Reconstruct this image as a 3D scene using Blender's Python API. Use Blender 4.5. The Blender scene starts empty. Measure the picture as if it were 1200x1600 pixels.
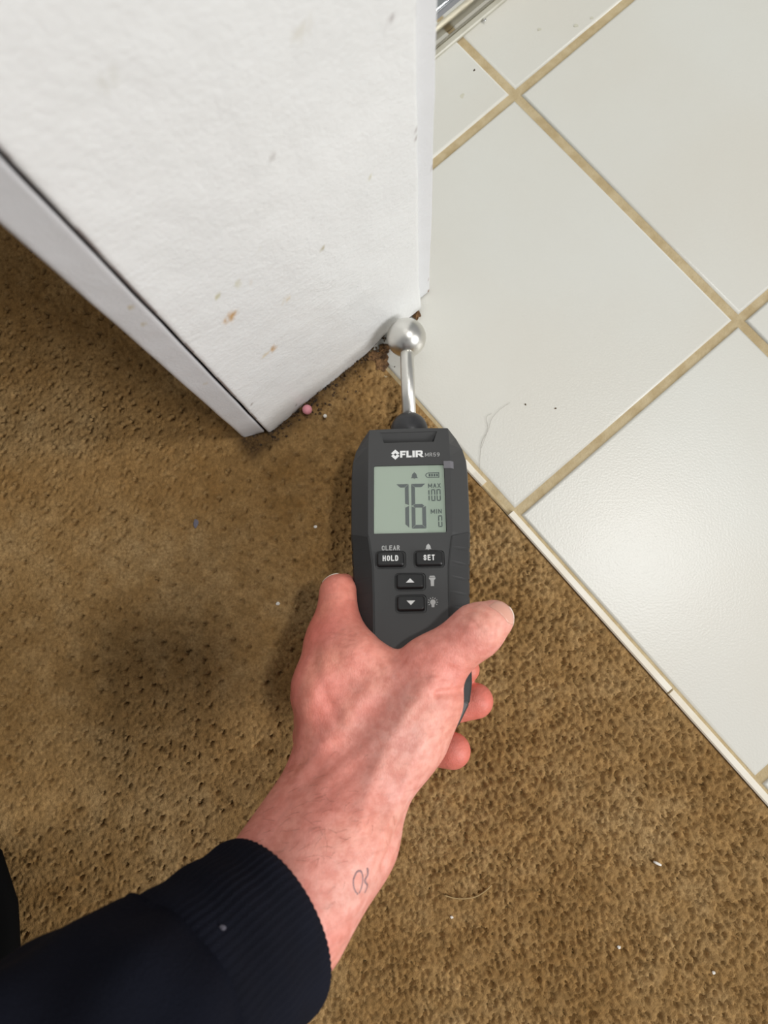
import bpy, bmesh, math
import numpy as np
from mathutils import Vector, Matrix
from mathutils.bvhtree import BVHTree
# ------------------------------------------------------------------ camera
# all lengths below are millimetres; the scene itself is in metres.
# origin: the floor point straight below the lens, X to the right, Y ahead, Z up.
MM = 0.001
FPX, HCAM, NAD = 1109.0, 421.0, (658.0, 928.0)      # focal length in pixels, lens height, nadir
_d = np.array([NAD[0]-600, NAD[1]-800, FPX]); _d /= np.linalg.norm(_d)
_e1 = np.array([1.0, 0, 0]) - _d[0]*_d; _e1 /= np.linalg.norm(_e1)
_e2 = np.cross(_d, _e1)
def ray(u, v):
    r = np.array([u-600.0, v-800.0, FPX]); return np.array([r@_e1, -(r@_e2), -(r@_d)])
def at(u, v, z=0.0):
    """the place (mm) at height z that shows at this pixel of the 1200 x 1600 photograph"""
    r = ray(u, v); return np.array([0, 0, HCAM]) + (z-HCAM)/r[2]*r
scene = bpy.context.scene
C = scene.collection
cd = bpy.data.cameras.new('camera'); cam = bpy.data.objects.new('camera', cd); C.objects.link(cam)
X, Y, Z = [np.array([v@_e1, -(v@_e2), -(v@_d)]) for v in np.eye(3)]   # camera right, down, forward in world
cam.matrix_world = Matrix(((X[0], -Y[0], -Z[0], 0), (X[1], -Y[1], -Z[1], 0), (X[2], -Y[2], -Z[2], HCAM*MM), (0, 0, 0, 1)))
cd.sensor_fit = 'VERTICAL'; cd.sensor_height = 9.8; cd.sensor_width = 7.35
cd.lens = 9.8*FPX/1600
cd.clip_start = 0.004; cd.clip_end = 30
cd.dof.use_dof = True; cd.dof.focus_distance = 0.375; cd.dof.aperture_fstop = 2.6
scene.camera = cam
# ------------------------------------------------------------------ light
world = bpy.data.worlds.new('room_light'); scene.world = world; world.use_nodes = True
bg = world.node_tree.nodes['Background']; bg.inputs[0].default_value = (1.0, 1.0, 1.0, 1); bg.inputs[1].default_value = 0.30
ld = bpy.data.lights.new('ceiling_lamp', 'AREA'); ld.shape = 'DISK'; ld.size = 0.20; ld.energy = 18.5; ld.color = (1, 0.985, 0.955)
lamp = bpy.data.objects.new('ceiling_lamp', ld); C.objects.link(lamp); lamp.location = (0.80, 0.15, 2.4)
wd = bpy.data.lights.new('right_fill', 'AREA'); wd.shape = 'RECTANGLE'; wd.size = 1.0; wd.size_y = 1.2; wd.energy = 49; wd.color = (1, 1.0, 0.995)   # unseen area light added on the right to brighten the jamb
fill = bpy.data.objects.new('right_fill', wd); C.objects.link(fill); fill.location = (2.2, -0.9, 1.4)
fill.rotation_euler = (Vector((0, 0.05, 0))-fill.location).to_track_quat('-Z', 'Y').to_euler()
vs = scene.view_settings
vs.view_transform = 'Standard'; vs.look = 'None'; vs.gamma = 1; vs.exposure = 0.0; vs.use_curve_mapping = False
# ------------------------------------------------------------------ helpers
rng = np.random.default_rng(7)
def lin(r, g, b):
    f = lambda c: ((c/255+0.055)/1.055)**2.4 if c/255 > 0.04045 else c/255/12.92
    return (f(r), f(g), f(b), 1)
def tag(o, label=None, cat=None, group=None, kind=None):
    if label: o['label'] = label
    if cat: o['category'] = cat
    if group: o['group'] = group
    if kind: o['kind'] = kind
    return o
def mesh_data(name, V, Fc, smooth=False):
    me = bpy.data.meshes.new(name)
    V = np.asarray(V, float)*MM
    if isinstance(Fc, np.ndarray) and len(Fc):
        k = Fc.shape[1]
        me.vertices.add(len(V)); me.vertices.foreach_set('co', V.ravel())
        me.loops.add(Fc.size); me.loops.foreach_set('vertex_index', Fc.ravel().astype(np.int32))
        me.polygons.add(len(Fc)); me.polygons.foreach_set('loop_start', np.arange(0, Fc.size, k, dtype=np.int32))
        me.update(calc_edges=True)
    else:
        me.from_pydata([tuple(v) for v in V], [], [tuple(int(i) for i in f) for f in Fc]); me.update()
    me.validate()
    if smooth: me.polygons.foreach_set('use_smooth', np.ones(len(me.polygons), bool))
    return me
def obj(name, V, Fc, mat, parent=None, smooth=False, origin=None):
    """one mesh object; a top-level one gets its origin at its base, a child keeps its parent's frame"""
    V = np.asarray(V, float)
    if parent is None:
        lo, hi = V.min(0), V.max(0)
        o0 = np.array([(lo[0]+hi[0])/2, (lo[1]+hi[1])/2, lo[2]]) if origin is None else np.asarray(origin, float)
        me = mesh_data(name, V-o0, Fc, smooth)
        o = bpy.data.objects.new(name, me); o.location = Vector(o0*MM)
    else:
        me = mesh_data(name, V, Fc, smooth); o = bpy.data.objects.new(name, me); o.parent = parent
    C.objects.link(o)
    if mat: me.materials.append(mat)
    return o
def child_world(name, V, Fc, mat, parent, smooth=False):
    """a child whose vertices are given in world mm, under a parent that has only a location"""
    return obj(name, np.asarray(V, float)-np.array(parent.location)/MM, Fc, mat, parent, smooth)
def empty(name, loc_mm, rot=None):
    o = bpy.data.objects.new(name, None); C.objects.link(o); o.empty_display_size = 0.02
    if rot is None: o.location = Vector(np.asarray(loc_mm)*MM)
    else:
        m = Matrix(rot).to_4x4(); m.translation = Vector(np.asarray(loc_mm)*MM); o.matrix_world = m
    return o
def bevel(o, w, seg=2, ang=30):
    m = o.modifiers.new('bevel', 'BEVEL'); m.width = w*MM; m.segments = seg; m.limit_method = 'ANGLE'; m.angle_limit = math.radians(ang); m.harden_normals = False
    return o
def box(x0, x1, y0, y1, z0, z1):
    V = [(x, y, z) for z in (z0, z1) for y in (y0, y1) for x in (x0, x1)]
    return V, [(0, 2, 3, 1), (4, 5, 7, 6), (0, 1, 5, 4), (2, 6, 7, 3), (0, 4, 6, 2), (1, 3, 7, 5)]
def prism(poly, z0, z1):
    n = len(poly); V = [(x, y, z0) for x, y in poly]+[(x, y, z1) for x, y in poly]
    return V, [tuple(range(n))[::-1], tuple(range(n, 2*n))]+[(i, (i+1) % n, n+(i+1) % n, n+i) for i in range(n)]
def loft(rings, cap0=True, cap1=True):
    n = len(rings[0]); V = np.concatenate([np.asarray(r, float) for r in rings]); Fc = []
    for k in range(len(rings)-1):
        for i in range(n): Fc.append((k*n+i, k*n+(i+1) % n, (k+1)*n+(i+1) % n, (k+1)*n+i))
    if cap0: Fc.append(tuple(range(n))[::-1])
    if cap1: Fc.append(tuple((len(rings)-1)*n+i for i in range(n)))
    return V, Fc
def merge(*vf):
    V, Fc, b = [], [], 0
    for v, f in vf:
        V += [tuple(p) for p in v]; Fc += [tuple(i+b for i in q) for q in f]; b += len(v)
    return V, Fc
def tube(pts, r, n=8):
    pts = np.asarray(pts, float); rr = np.broadcast_to(np.asarray(r, float), (len(pts),)); rings = []
    for i, p in enumerate(pts):
        t = pts[min(i+1, len(pts)-1)]-pts[max(i-1, 0)]; t /= np.linalg.norm(t)
        up = np.array([0, 0, 1.0]) if abs(t[2]) < .9 else np.array([1.0, 0, 0])
        s = np.cross(t, up); s /= np.linalg.norm(s); w = np.cross(s, t)
        a = np.linspace(0, 2*np.pi, n, endpoint=False)
        rings.append(p+rr[i]*(np.cos(a)[:, None]*s+np.sin(a)[:, None]*w))
    return loft(rings)
def curve_pts(pts, n):
    """Catmull-Rom through points"""
    P = np.asarray(pts, float); P = np.vstack([2*P[0]-P[1], P, 2*P[-1]-P[-2]]); out = []
    for t in np.linspace(0, len(P)-3-1e-9, n):
        i = int(t); f = t-i; a, b, c, d = P[i:i+4]
        out.append(.5*(2*b+(c-a)*f+(2*a-5*b+4*c-d)*f*f+(3*b-a-3*c+d)*f**3))
    return np.array(out)
_tab = rng.random((256, 256))
def vnoise(x, y, s=0):
    x = np.asarray(x)+s*17.3; y = np.asarray(y)+s*9.7
    i, j = np.floor(x).astype(int), np.floor(y).astype(int); f, g = x-i, y-j
    f = f*f*(3-2*f); g = g*g*(3-2*g); T = lambda a, b: _tab[a % 256, b % 256]
    return (T(i, j)*(1-f)+T(i+1, j)*f)*(1-g)+(T(i, j+1)*(1-f)+T(i+1, j+1)*f)*g
def worley(x, y, s=0, jit=1.0):
    i, j = np.floor(x).astype(int), np.floor(y).astype(int)
    f1 = np.full(x.shape, 9.0); f2 = f1.copy(); idv = np.zeros(x.shape)
    for a in (-1, 0, 1):
        for b in (-1, 0, 1):
            I, Jj = i+a, j+b
            rx = _tab[(I*7+s) % 256, (Jj*13+3*s) % 256]; ry = _tab[(I*11+5+s) % 256, (Jj*5+91+s) % 256]
            d = np.hypot(I+.5+jit*(rx-.5)-x, Jj+.5+jit*(ry-.5)-y)
            nw = d < f1
            f2 = np.where(nw, f1, np.minimum(f2, d)); idv = np.where(nw, rx, idv); f1 = np.where(nw, d, f1)
    return f1, f2, idv
# materials ---------------------------------------------------------
def mat(name, col, rough=0.5, metal=0.0, bump=None, spec=0.5, vary=None, coat=0.0, attr=None, sss=None):
    """principled material. bump=(scale per metre, strength, distance mm, detail); vary=(scale, colour2, amount)"""
    m = bpy.data.materials.new(name); m.use_nodes = True; nt = m.node_tree; N, L = nt.nodes, nt.links
    p = N['Principled BSDF']; p.inputs['Base Color'].default_value = col; p.inputs['Roughness'].default_value = rough
    p.inputs['Metallic'].default_value = metal; p.inputs['Specular IOR Level'].default_value = spec; p.inputs['Coat Weight'].default_value = coat
    tc = N.new('ShaderNodeTexCoord'); src = None
    if attr:
        a = N.new('ShaderNodeAttribute'); a.attribute_name = attr; src = a.outputs['Color']
    if vary:
        nz = N.new('ShaderNodeTexNoise'); nz.inputs['Scale'].default_value = vary[0]; nz.inputs['Detail'].default_value = 4
        L.new(tc.outputs['Object'], nz.inputs['Vector'])
        rp = N.new('ShaderNodeMapRange'); rp.inputs[1].default_value = .38; rp.inputs[2].default_value = .64; rp.inputs[4].default_value = vary[2]
        L.new(nz.outputs['Fac'], rp.inputs[0])
        mx = N.new('ShaderNodeMix'); mx.data_type = 'RGBA'; mx.inputs[6].default_value = col; mx.inputs[7].default_value = vary[1]
        if src: L.new(src, mx.inputs[6])
        L.new(rp.outputs[0], mx.inputs[0]); src = mx.outputs[2]
    if src: L.new(src, p.inputs['Base Color'])
    if bump:
        bs = bump if isinstance(bump, list) else [bump]; prev = None
        for b in bs:
            nz = N.new('ShaderNodeTexNoise'); nz.inputs['Scale'].default_value = b[0]; nz.inputs['Detail'].default_value = b[3] if len(b) > 3 else 3
            L.new(tc.outputs['Object'], nz.inputs['Vector'])
            bp = N.new('ShaderNodeBump'); bp.inputs['Strength'].default_value = b[1]; bp.inputs['Distance'].default_value = b[2]*MM
            L.new(nz.outputs['Fac'], bp.inputs['Height'])
            if prev: L.new(prev, bp.inputs['Normal'])
            prev = bp.outputs[0]
        L.new(prev, p.inputs['Normal'])
    if sss:
        p.inputs['Subsurface Weight'].default_value = sss[0]; p.inputs['Subsurface Radius'].default_value = sss[1]; p.inputs['Subsurface Scale'].default_value = sss[2]*MM
    return m
def clear(name, tint=(1, 1, 1, 1), rough=0.02, refl=1.0):
    m = bpy.data.materials.new(name); m.use_nodes = True; nt = m.node_tree; N, L = nt.nodes, nt.links
    N.remove(N['Principled BSDF']); t = N.new('ShaderNodeBsdfTransparent'); t.inputs[0].default_value = tint
    g = N.new('ShaderNodeBsdfGlossy'); g.inputs['Roughness'].default_value = rough
    f = N.new('ShaderNodeLayerWeight'); f.inputs[0].default_value = .5; pw = N.new('ShaderNodeMath'); pw.operation = 'POWER'; pw.inputs[1].default_value = 5; L.new(f.outputs['Facing'], pw.inputs[0]); mu = N.new('ShaderNodeMath'); mu.operation = 'MULTIPLY_ADD'; mu.inputs[1].default_value = .8*refl; mu.inputs[2].default_value = .035*refl
    mx = N.new('ShaderNodeMixShader'); L.new(pw.outputs[0], mu.inputs[0]); L.new(mu.outputs[0], mx.inputs[0]); L.new(t.outputs[0], mx.inputs[1]); L.new(g.outputs[0], mx.inputs[2])
    L.new(mx.outputs[0], N['Material Output'].inputs[0]); return m
def color_attr(me, name, cols):
    a = me.color_attributes.new(name, 'FLOAT_COLOR', 'POINT')
    c = np.ones((len(cols), 4)); c[:, :3] = cols; a.data.foreach_set('color', c.ravel())
M = dict(
    tile=mat('glazed_tile', lin(218, 217, 209), 0.32, bump=[(820, .40, .22, 2), (14, .10, 1.5, 2)], vary=(6, lin(214, 210, 199), .7)),
    grout=mat('tan_grout', lin(196, 178, 142), 0.9, bump=(900, .6, .5), vary=(120, lin(174, 152, 112), .7)),
    strip=mat('white_edge_strip', lin(240, 234, 220), 0.4, vary=(40, lin(222, 208, 180), .5)),
    paint=mat('white_paint', lin(238, 239, 238), 0.34, bump=[(900, .45, .35, 3), (380, .5, .5, 4), (70, .3, 1.2, 2)], attr='paint'),
    wall=mat('white_wall', lin(226, 226, 222), 0.55, bump=(200, .3, .5)),
    casing=mat('casing_paint', lin(226, 227, 229), 0.4, bump=[(700, .4, .4, 4), (70, .25, 1.0, 2)], attr='paint'),
    carpet=mat('brown_carpet', lin(150, 119, 78), 0.95, spec=.1, bump=[(1500, .7, .8, 2)], attr='pile', vary=(700, lin(122, 94, 58), .5)),
    alu=mat('brushed_aluminium', lin(205, 202, 192), 0.28, 1.0), chrome=mat('bright_chrome', lin(232, 233, 234), 0.12, 1.0),
    plasticstrip=mat('grey_sill_strip', lin(186, 183, 168), 0.3, vary=(60, lin(165, 160, 142), .5)),
    steel=mat('polished_steel', lin(222, 220, 214), 0.31, 1.0),
    shell=mat('charcoal_plastic', lin(62, 62, 62), 0.48, bump=(3000, .25, .15)),
    collar=mat('dark_collar', lin(48, 48, 50), 0.42), rubber=mat('black_rubber_grip', lin(46, 46, 46), 0.6, bump=(2500, .3, .15)),
    button=mat('black_button', lin(24, 24, 25), 0.38), well=mat('button_well', lin(30, 30, 31), 0.6),
    white=mat('white_print', lin(236, 236, 234), 0.5), grey=mat('grey_print', lin(186, 186, 184), 0.5), dimgrey=mat('dim_print', lin(160, 160, 160), 0.5),
    lcd=mat('lcd_green_grey', lin(174, 186, 172), 0.35), lcdink=mat('lcd_ink', lin(86, 93, 94), 0.5),
    film=mat('film_tab_grey', lin(116, 114, 118), 0.3), pane=clear('clear_window', (.97, .98, .97, 1), .03),
    glass=clear('shower_glass', (.93, .96, .95, 1)),
    nail=mat('nail', lin(226, 168, 148), 0.32, bump=(400, .1, .3)), nailtip=mat('nail_edge', lin(236, 224, 208), 0.4),
    ink=mat('faded_tattoo_ink', lin(150, 116, 116), 0.55),
    knit=mat('navy_knit', lin(25, 27, 38), 0.95, spec=.15, bump=[(1400, .7, .6, 3)], vary=(25, lin(20, 21, 29), .8)),
    fleece=mat('navy_fleece', lin(23, 25, 35), 0.97, spec=.1, bump=[(900, .6, .8, 4)], vary=(15, lin(18, 19, 28), .8)),
    shoe=mat('black_fabric_shoe', lin(16, 16, 17), 0.9, spec=.2, bump=(900, .7, .8)), sole=mat('black_sole', lin(10, 10, 10), 0.95, spec=.1),
    phone=mat('dark_phone', lin(30, 30, 32), 0.3),
    pink=mat('pink_foam', lin(226, 150, 160), 0.6, bump=(900, .2, .3)), whitebit=mat('white_crumb', lin(232, 228, 220), 0.7),
    dirt=mat('dark_dirt', lin(38, 30, 23), 0.95, vary=(500, lin(112, 84, 52), .8)), wood=mat('rotten_wood', lin(134, 100, 64), 0.9, bump=(700, .8, .8), vary=(260, lin(70, 48, 28), .95)),
    hair=mat('dark_hair', lin(150, 144, 134), 0.5), lint=mat('grey_lint', lin(112, 108, 118), 0.9), tan=mat('tan_thread', lin(176, 150, 104), 0.9),
    armhair=mat('arm_hair', lin(140, 92, 78), 0.6), raw=mat('raw_concrete', lin(120, 104, 86), 0.95, bump=(300, .5, 1)),
    gapshade=mat('gap_shade_black', lin(30, 25, 21), 0.95, bump=(400, .6, 1)),  # near-black colour standing in for shade in the gap below the jamb
    stain=mat('dried_drip', lin(205, 202, 184), 0.4),
)
# ------------------------------------------------------------------ floor tiles
GA = np.array([61.54, 315.26]); LA = np.array([.6510, -.7591]); RB = np.array([.7591, .6510])   # grout crossing and the two tile directions
P2 = lambda i, j: GA+LA*i+RB*j          # along LA, along RB (mm)
to_s = lambda p: np.array([(np.asarray(p)[:2]-GA)@LA, (np.asarray(p)[:2]-GA)@RB])
CUT, G2 = -176.6, 2.7
V, Fc = prism([P2(-760, CUT-6), P2(900, CUT-6), P2(900, 900), P2(-760, 900)], -14, -1.3)
floor = tag(obj('floor', V, Fc, M['grout']), 'white glazed square floor tiles with tan grout joints', 'floor', kind='structure')
V, Fc = prism([P2(-1200, -1400), P2(1400, -1400), P2(1400, 1000), P2(-1200, 1000)], -60, -14)
tag(obj('floor_slab', V, Fc, M['raw']), 'concrete slab under the carpet and tiles', 'floor', kind='structure')
tile_meshes = {}
for i in range(-3, 4):
    for j in range(-1, 4):
        a0, a1, b0, b1 = i*200+G2, (i+1)*200-G2, max(j*200+G2, CUT), (j+1)*200-G2
        key = j == -1
        if key not in tile_meshes:
            ca, cb = (a1-a0)/2, (b1-b0)/2
            V, Fc = prism([LA*sa*ca+RB*sb*cb for sa, sb in ((-1, -1), (1, -1), (1, 1), (-1, 1))], -8, 0)
            me = mesh_data('tile', V, Fc); me.materials.append(M['tile'])
            bm = bmesh.new(); bm.from_mesh(me); bmesh.ops.recalc_face_normals(bm, faces=bm.faces)
            bmesh.ops.bevel(bm, geom=[e for e in bm.edges if all(v.co.z > -1e-5 for v in e.verts)], offset=1.6*MM, segments=3, profile=.5, affect='EDGES')
            bm.to_mesh(me); bm.free()
            for pl in me.polygons: pl.use_smooth = abs(pl.normal.z) < .999 and pl.normal.z > .02
            tile_meshes[key] = me
        c = P2((a0+a1)/2, (b0+b1)/2)
        o = bpy.data.objects.new('tile', tile_meshes[key]); C.objects.link(o); o.parent = floor
        o.location = Vector((np.array([c[0], c[1], rng.uniform(-.15, .1)])-np.array(floor.location)/MM)*MM)
        o.rotation_euler = (rng.uniform(-.0012, .0012), rng.uniform(-.0012, .0012), 0)
for u, v, r in ((763, 138, 2.2), (722, 150, 1.5), (741, 110, .7), (925, 28, .9), (900, 40, 1.2), (821, 632, .5), (868, 638, .5), (843, 46, 1.0)):
    p = at(u, v); a = np.linspace(0, 2*np.pi, 14, endpoint=False); rr = r*(1+.25*np.sin(a*2+u)+.15*np.sin(3*a+v))
    V, Fc = prism([(p[0]+q*math.cos(t), p[1]+q*math.sin(t)) for q, t in zip(rr, a)], .02, .16)
    child_world('stain', V, Fc, M['dirt'] if r < .8 else M['stain'], floor)
# white edging strip where the tiles meet the carpet
S0, S1 = CUT-1.9, CUT-6.2
def strip_piece(s0, s1, zt, m, name, label, wob=0.0, lo=S1, hi=S0):
    n = max(3, int((s1-s0)/12)); prof = [(lo, -6), (lo, zt-.7), (lo+.8, zt), (hi-.8, zt), (hi, zt-.7), (hi, -6)]; rings = []
    for s in np.linspace(s0, s1, n):
        dz = wob*(vnoise(np.array(s/7), np.array(3.1))-.5); dt = wob*(vnoise(np.array(s/9), np.array(8.1))-.5)
        rings.append([np.append(P2(s, b+dt), z+dz) for b, z in prof])
    V, Fc = loft(rings)
    return tag(obj(name, V, Fc, m, smooth=False), label, 'edge trim', kind='structure')
sC = to_s(at(793, 806))[0]; sN = to_s(at(1040, 1083))[0]; sB = to_s(at(745, 752))[0]; sA = to_s(at(588, 562))[0]
strip_piece(sN+1.2, 800, 1.3, M['strip'], 'trim_1', 'long white edge strip between tiles and carpet, lower right length')
strip_piece(sC, sN, 1.5, M['strip'], 'trim_2', 'white edge strip between tiles and carpet beside the meter, middle length')
strip_piece(sB-14, sB+4, .9, M['strip'], 'trim_3', 'short broken white edge strip fragment next to meter screen', 1.2)
strip_piece(sA-4, sC-1, -.1, M['grout'], 'trim_4', 'thin pale worn edge between tiles and carpet near the probe rod', .8, lo=S1+.1, hi=S1+2.3)
# ------------------------------------------------------------------ carpet: a real pile surface, finer where it is seen
s_fine = np.arange(-165, 512, .95); s_ax = np.concatenate([np.arange(-760, -405, 9), np.arange(-405, -165, 3), s_fine, np.arange(512, 620, 3), np.arange(620, 1100, 9)])
t_fine = np.arange(0, 430, .95); t_ax = np.concatenate([t_fine, np.arange(430, 560, 3), np.arange(560, 1100, 9)])
Sg, Tg = np.meshgrid(s_ax, t_ax, indexing='ij')
over = 4.2*np.clip((sB-16-Sg)/8, 0, 1)*np.clip(1-Tg/25, 0, 1)           # beyond the strip's end the pile laps over the edge
px = GA[0]+LA[0]*Sg+RB[0]*(S1-.3-Tg+over); py = GA[1]+LA[1]*Sg+RB[1]*(S1-.3-Tg+over)
wx = px+.9*(vnoise(px/4, py/4, 1)-.5)*2; wy = py+.9*(vnoise(px/4, py/4, 2)-.5)*2
f1, f2, idt = worley(wx/3.5, wy/3.3, 3)               # tufts
g1, g2, idg = worley(wx/2.0, wy/1.9, 8)               # yarn ends
rough = np.clip((px+110)/150, 0, 1); rough = .30+.70*rough*rough*(3-2*rough)     # pile to the right is more crumbled
crack = np.clip(1-(f2-f1)/.26, 0, 1)
crk_on = np.clip(2.0*(vnoise(px/2.3, py/2.3, 5)-.25), 0, 1)
h = rough*(1.4*(1-f1*f1)-3.9*crack**1.2*crk_on)+1.15*(1-g1)+.5*(vnoise(px/1.3, py/1.3, 15)-.5)+.8*(vnoise(px/14, py/14, 6)-.5)+1.2*(vnoise(px/55, py/55, 7)-.5)
# rows of small slits in the pile
pa, pb = (px*.80+py*.60)/9.6, (-px*.60+py*.80)/8.2
row = np.floor(pb); ca = pa+.5*(row % 2); ci = np.floor(ca)
jx = _tab[(ci.astype(int)*3+11) % 256, (row.astype(int)*7) % 256]-.5; jy = _tab[(ci.astype(int)*5+3) % 256, (row.astype(int)*3+77) % 256]-.5
da = (ca-ci-.5-.45*jx)*9.6; db = (pb-row-.5-.45*jy)*8.2
db2 = db+da*(.5*jx)+.5*np.sin(da*1.7+jx*9)
slit = np.exp(-(da/(1.5+.9*jy))**2-(db2/.62)**2); loop_ = np.exp(-((da-.4)/1.7)**2-((db2-1.3)/.7)**2)
sl = (1.25-.8*rough)*np.where(_tab[(ci.astype(int)*9+1) % 256, (row.astype(int)*2) % 256] > .12, 1, 0)
amp_ = .5+1.3*_tab[(ci.astype(int)*13+5) % 256, (row.astype(int)*11+9) % 256]
h = h+sl*amp_*(-3.0*slit+1.1*loop_)
edge = np.clip(Tg/5, 0, 1)
z = np.where(edge < 1, -1.2+.32*over+(h+.4-.32*over)*edge**.5, h-.8)
nS, nT = Sg.shape; idx = np.arange(nS*nT).reshape(nS, nT)
Fq = np.stack([idx[:-1, :-1], idx[:-1, 1:], idx[1:, 1:], idx[1:, :-1]], -1).reshape(-1, 4)
JL, JR = at(421, 678)[:2], at(656, 480)[:2]           # bottom corners of the jamb face
JW = np.linalg.norm(JR-JL); FD = (JR-JL)/JW; FN = np.array([FD[1], -FD[0]])      # along the face, out of the face
ss, nn = (px-JL[0])*FD[0]+(py-JL[1])*FD[1], (px-JL[0])*FN[0]+(py-JL[1])*FN[1]
under = ((ss > 0) & (nn < -15)).ravel(); Fq = Fq[~under[Fq].all(1)]              # no carpet under the wall
used = np.unique(Fq); remap = np.zeros(px.size, int); remap[used] = np.arange(len(used)); Fq = remap[Fq]
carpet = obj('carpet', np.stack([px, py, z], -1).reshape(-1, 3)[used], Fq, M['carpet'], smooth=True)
tag(carpet, 'worn brown cut pile carpet with rows of small slits', 'carpet', kind='stuff')
c1, c2, c3 = [np.array(lin(*c)[:3]) for c in ((160, 127, 82), (140, 106, 62), (180, 150, 106))]
mixv = vnoise(px/38, py/38, 9)*.6+vnoise(px/9, py/9, 10)*.4
col = c1+(c2-c1)*np.clip((.5-mixv)*2.2, 0, 1)[..., None]+(c3-c1)*np.clip((mixv-.5)*2.0, 0, 1)[..., None]
col *= (1+.30*(idt-.5)*(.4+.6*rough)+.30*(idg-.5))[..., None]
col = col*(1-.0*sl[..., None])+.45*(loop_*np.clip(sl, 0, 1))[..., None]*(c3-col)
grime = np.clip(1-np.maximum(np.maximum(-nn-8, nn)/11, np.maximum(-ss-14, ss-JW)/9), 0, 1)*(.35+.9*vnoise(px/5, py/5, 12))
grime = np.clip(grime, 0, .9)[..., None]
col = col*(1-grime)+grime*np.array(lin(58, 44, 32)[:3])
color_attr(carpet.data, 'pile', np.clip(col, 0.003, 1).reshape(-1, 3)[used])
# ------------------------------------------------------------------ door jamb at the end of the partition wall
W3 = lambda s, n, z: np.array([JL[0]+FD[0]*s+FN[0]*n, JL[1]+FD[1]*s+FN[1]*n, z])
V, Fc = prism([W3(1, -17, 0)[:2], W3(JW-1, -17, 0)[:2], W3(JW-1, -1700, 0)[:2], W3(1, -1700, 0)[:2]], 9, 2350)
tag(obj('wall_left', V, Fc, M['wall']), 'white partition wall behind the jamb', 'wall', kind='structure')
def painted_board(name, s0, s1, n_front, thick, base_z, top, m, label, fine, bulge=0.0, marks=(), slant=0.0, worn=0.0):
    """upright board: a fine front skin that can swell and lift at the foot, side returns and back"""
    ns = max(4, int((s1-s0)/fine)); zs = np.concatenate([np.linspace(0, 1, 190)**1.25*420, np.linspace(430, top, 8)])
    sv = np.linspace(s0, s1, ns+1); r = min(1.6, (s1-s0)/6)
    cols_s = np.concatenate([[s0, s0, s0+.25*r], sv[1:-1], [s1-.25*r, s1, s1]]); cols_n = np.concatenate([[-thick, -r, -.25*r], np.zeros(ns-1), [-.25*r, -r, -thick]])
    A, Bz = np.meshgrid(cols_s, zs, indexing='ij'); Nn = np.repeat(cols_n[:, None], len(zs), 1)
    bz = base_z((A-s0)/(s1-s0)); Zz = bz+Bz*(top-bz)/top
    sw = bulge*np.exp(-(Zz/26)**2)*np.clip((A-s0)/(s1-s0)*1.6-.5, 0, 1)
    Nn = Nn+slant*(A-s1)/(s1-s0)*(Nn > -thick+.1)
    wav = .7*(vnoise(A/30, Zz/60, 21)-.5)+.35*(vnoise(A/9, Zz/12, 22)-.5)
    Nn = Nn+np.where(Nn > -thick+.1, n_front*0+sw+wav, 0)
    A = A+.5*(vnoise(A*0, Zz/22, 23+s0)-.5)*(np.abs(A-(s0+s1)/2) > (s1-s0)/2-2.1)
    Vx = JL[0]+FD[0]*A+FN[0]*(Nn+n_front); Vy = JL[1]+FD[1]*A+FN[1]*(Nn+n_front)
    nA, nB = A.shape; idx = np.arange(nA*nB).reshape(nA, nB)
    Fq = np.stack([idx[:-1, :-1], idx[1:, :-1], idx[1:, 1:], idx[:-1, 1:]], -1).reshape(-1, 4)
    back = np.stack([idx[-1, :-1], idx[0, :-1], idx[0, 1:], idx[-1, 1:]], -1)
    o = obj(name, np.stack([Vx, Vy, Zz], -1).reshape(-1, 3), np.concatenate([Fq, back]), m, smooth=True)
    base = np.array(m.node_tree.nodes['Principled BSDF'].inputs['Base Color'].default_value[:3])
    col = np.ones(A.shape+(3,))*base
    col *= (1-.05*vnoise(A/35, Zz/45, 31))[..., None]
    foot = np.clip(1-(Zz-bz)/5, 0, 1)*np.clip(vnoise(A/5, Zz/4, 33)*1.6-.5, 0, 1)
    col = col*(1-.6*foot[..., None])+.6*foot[..., None]*np.array(lin(120, 104, 84)[:3])
    if worn: k = worn*(A < s0+.3)*np.clip(vnoise(A*0, Zz/9, 37)*1.5+.2, 0, 1); col = col*(1-k[..., None])+k[..., None]*np.array(lin(112, 88, 84)[:3])
    for (ms, mz, rs, rz, c, al) in marks:
        dd = ((A-ms)/rs)**2+((Zz-mz)/rz)**2
        k = np.clip(1.25-dd, 0, 1)*al*np.clip(vnoise(A/1.7+ms, Zz/1.7, 35)*2.2-.35, 0, 1)
        col = col*(1-k[..., None])+k[..., None]*np.array(lin(*c)[:3])
    color_attr(o.data, 'paint', col.reshape(-1, 3))
    return tag(o, label, 'door jamb' if 'jamb' in name else 'door casing', kind='structure')
def on_face(u, v, n=0.0):
    r = ray(u, v); o = np.array([0, 0, HCAM]); P0 = W3(0, n, 0); nv = np.array([FN[0], FN[1], 0]); p = o+((P0-o)@nv)/(r@nv)*r
    return (p[:2]-JL)@FD, p[2]
def foot_line(x):
    return .6+7.5*np.exp(-((x-.80)/.115)**2)+2.6*np.exp(-((x-.99)/.08)**2)+.8*np.exp(-((x-.28)/.05)**2)
OCH, SC, GRN, GRY = (196, 148, 72), (118, 96, 92), (196, 190, 150), (150, 140, 132)
marks = []
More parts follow.
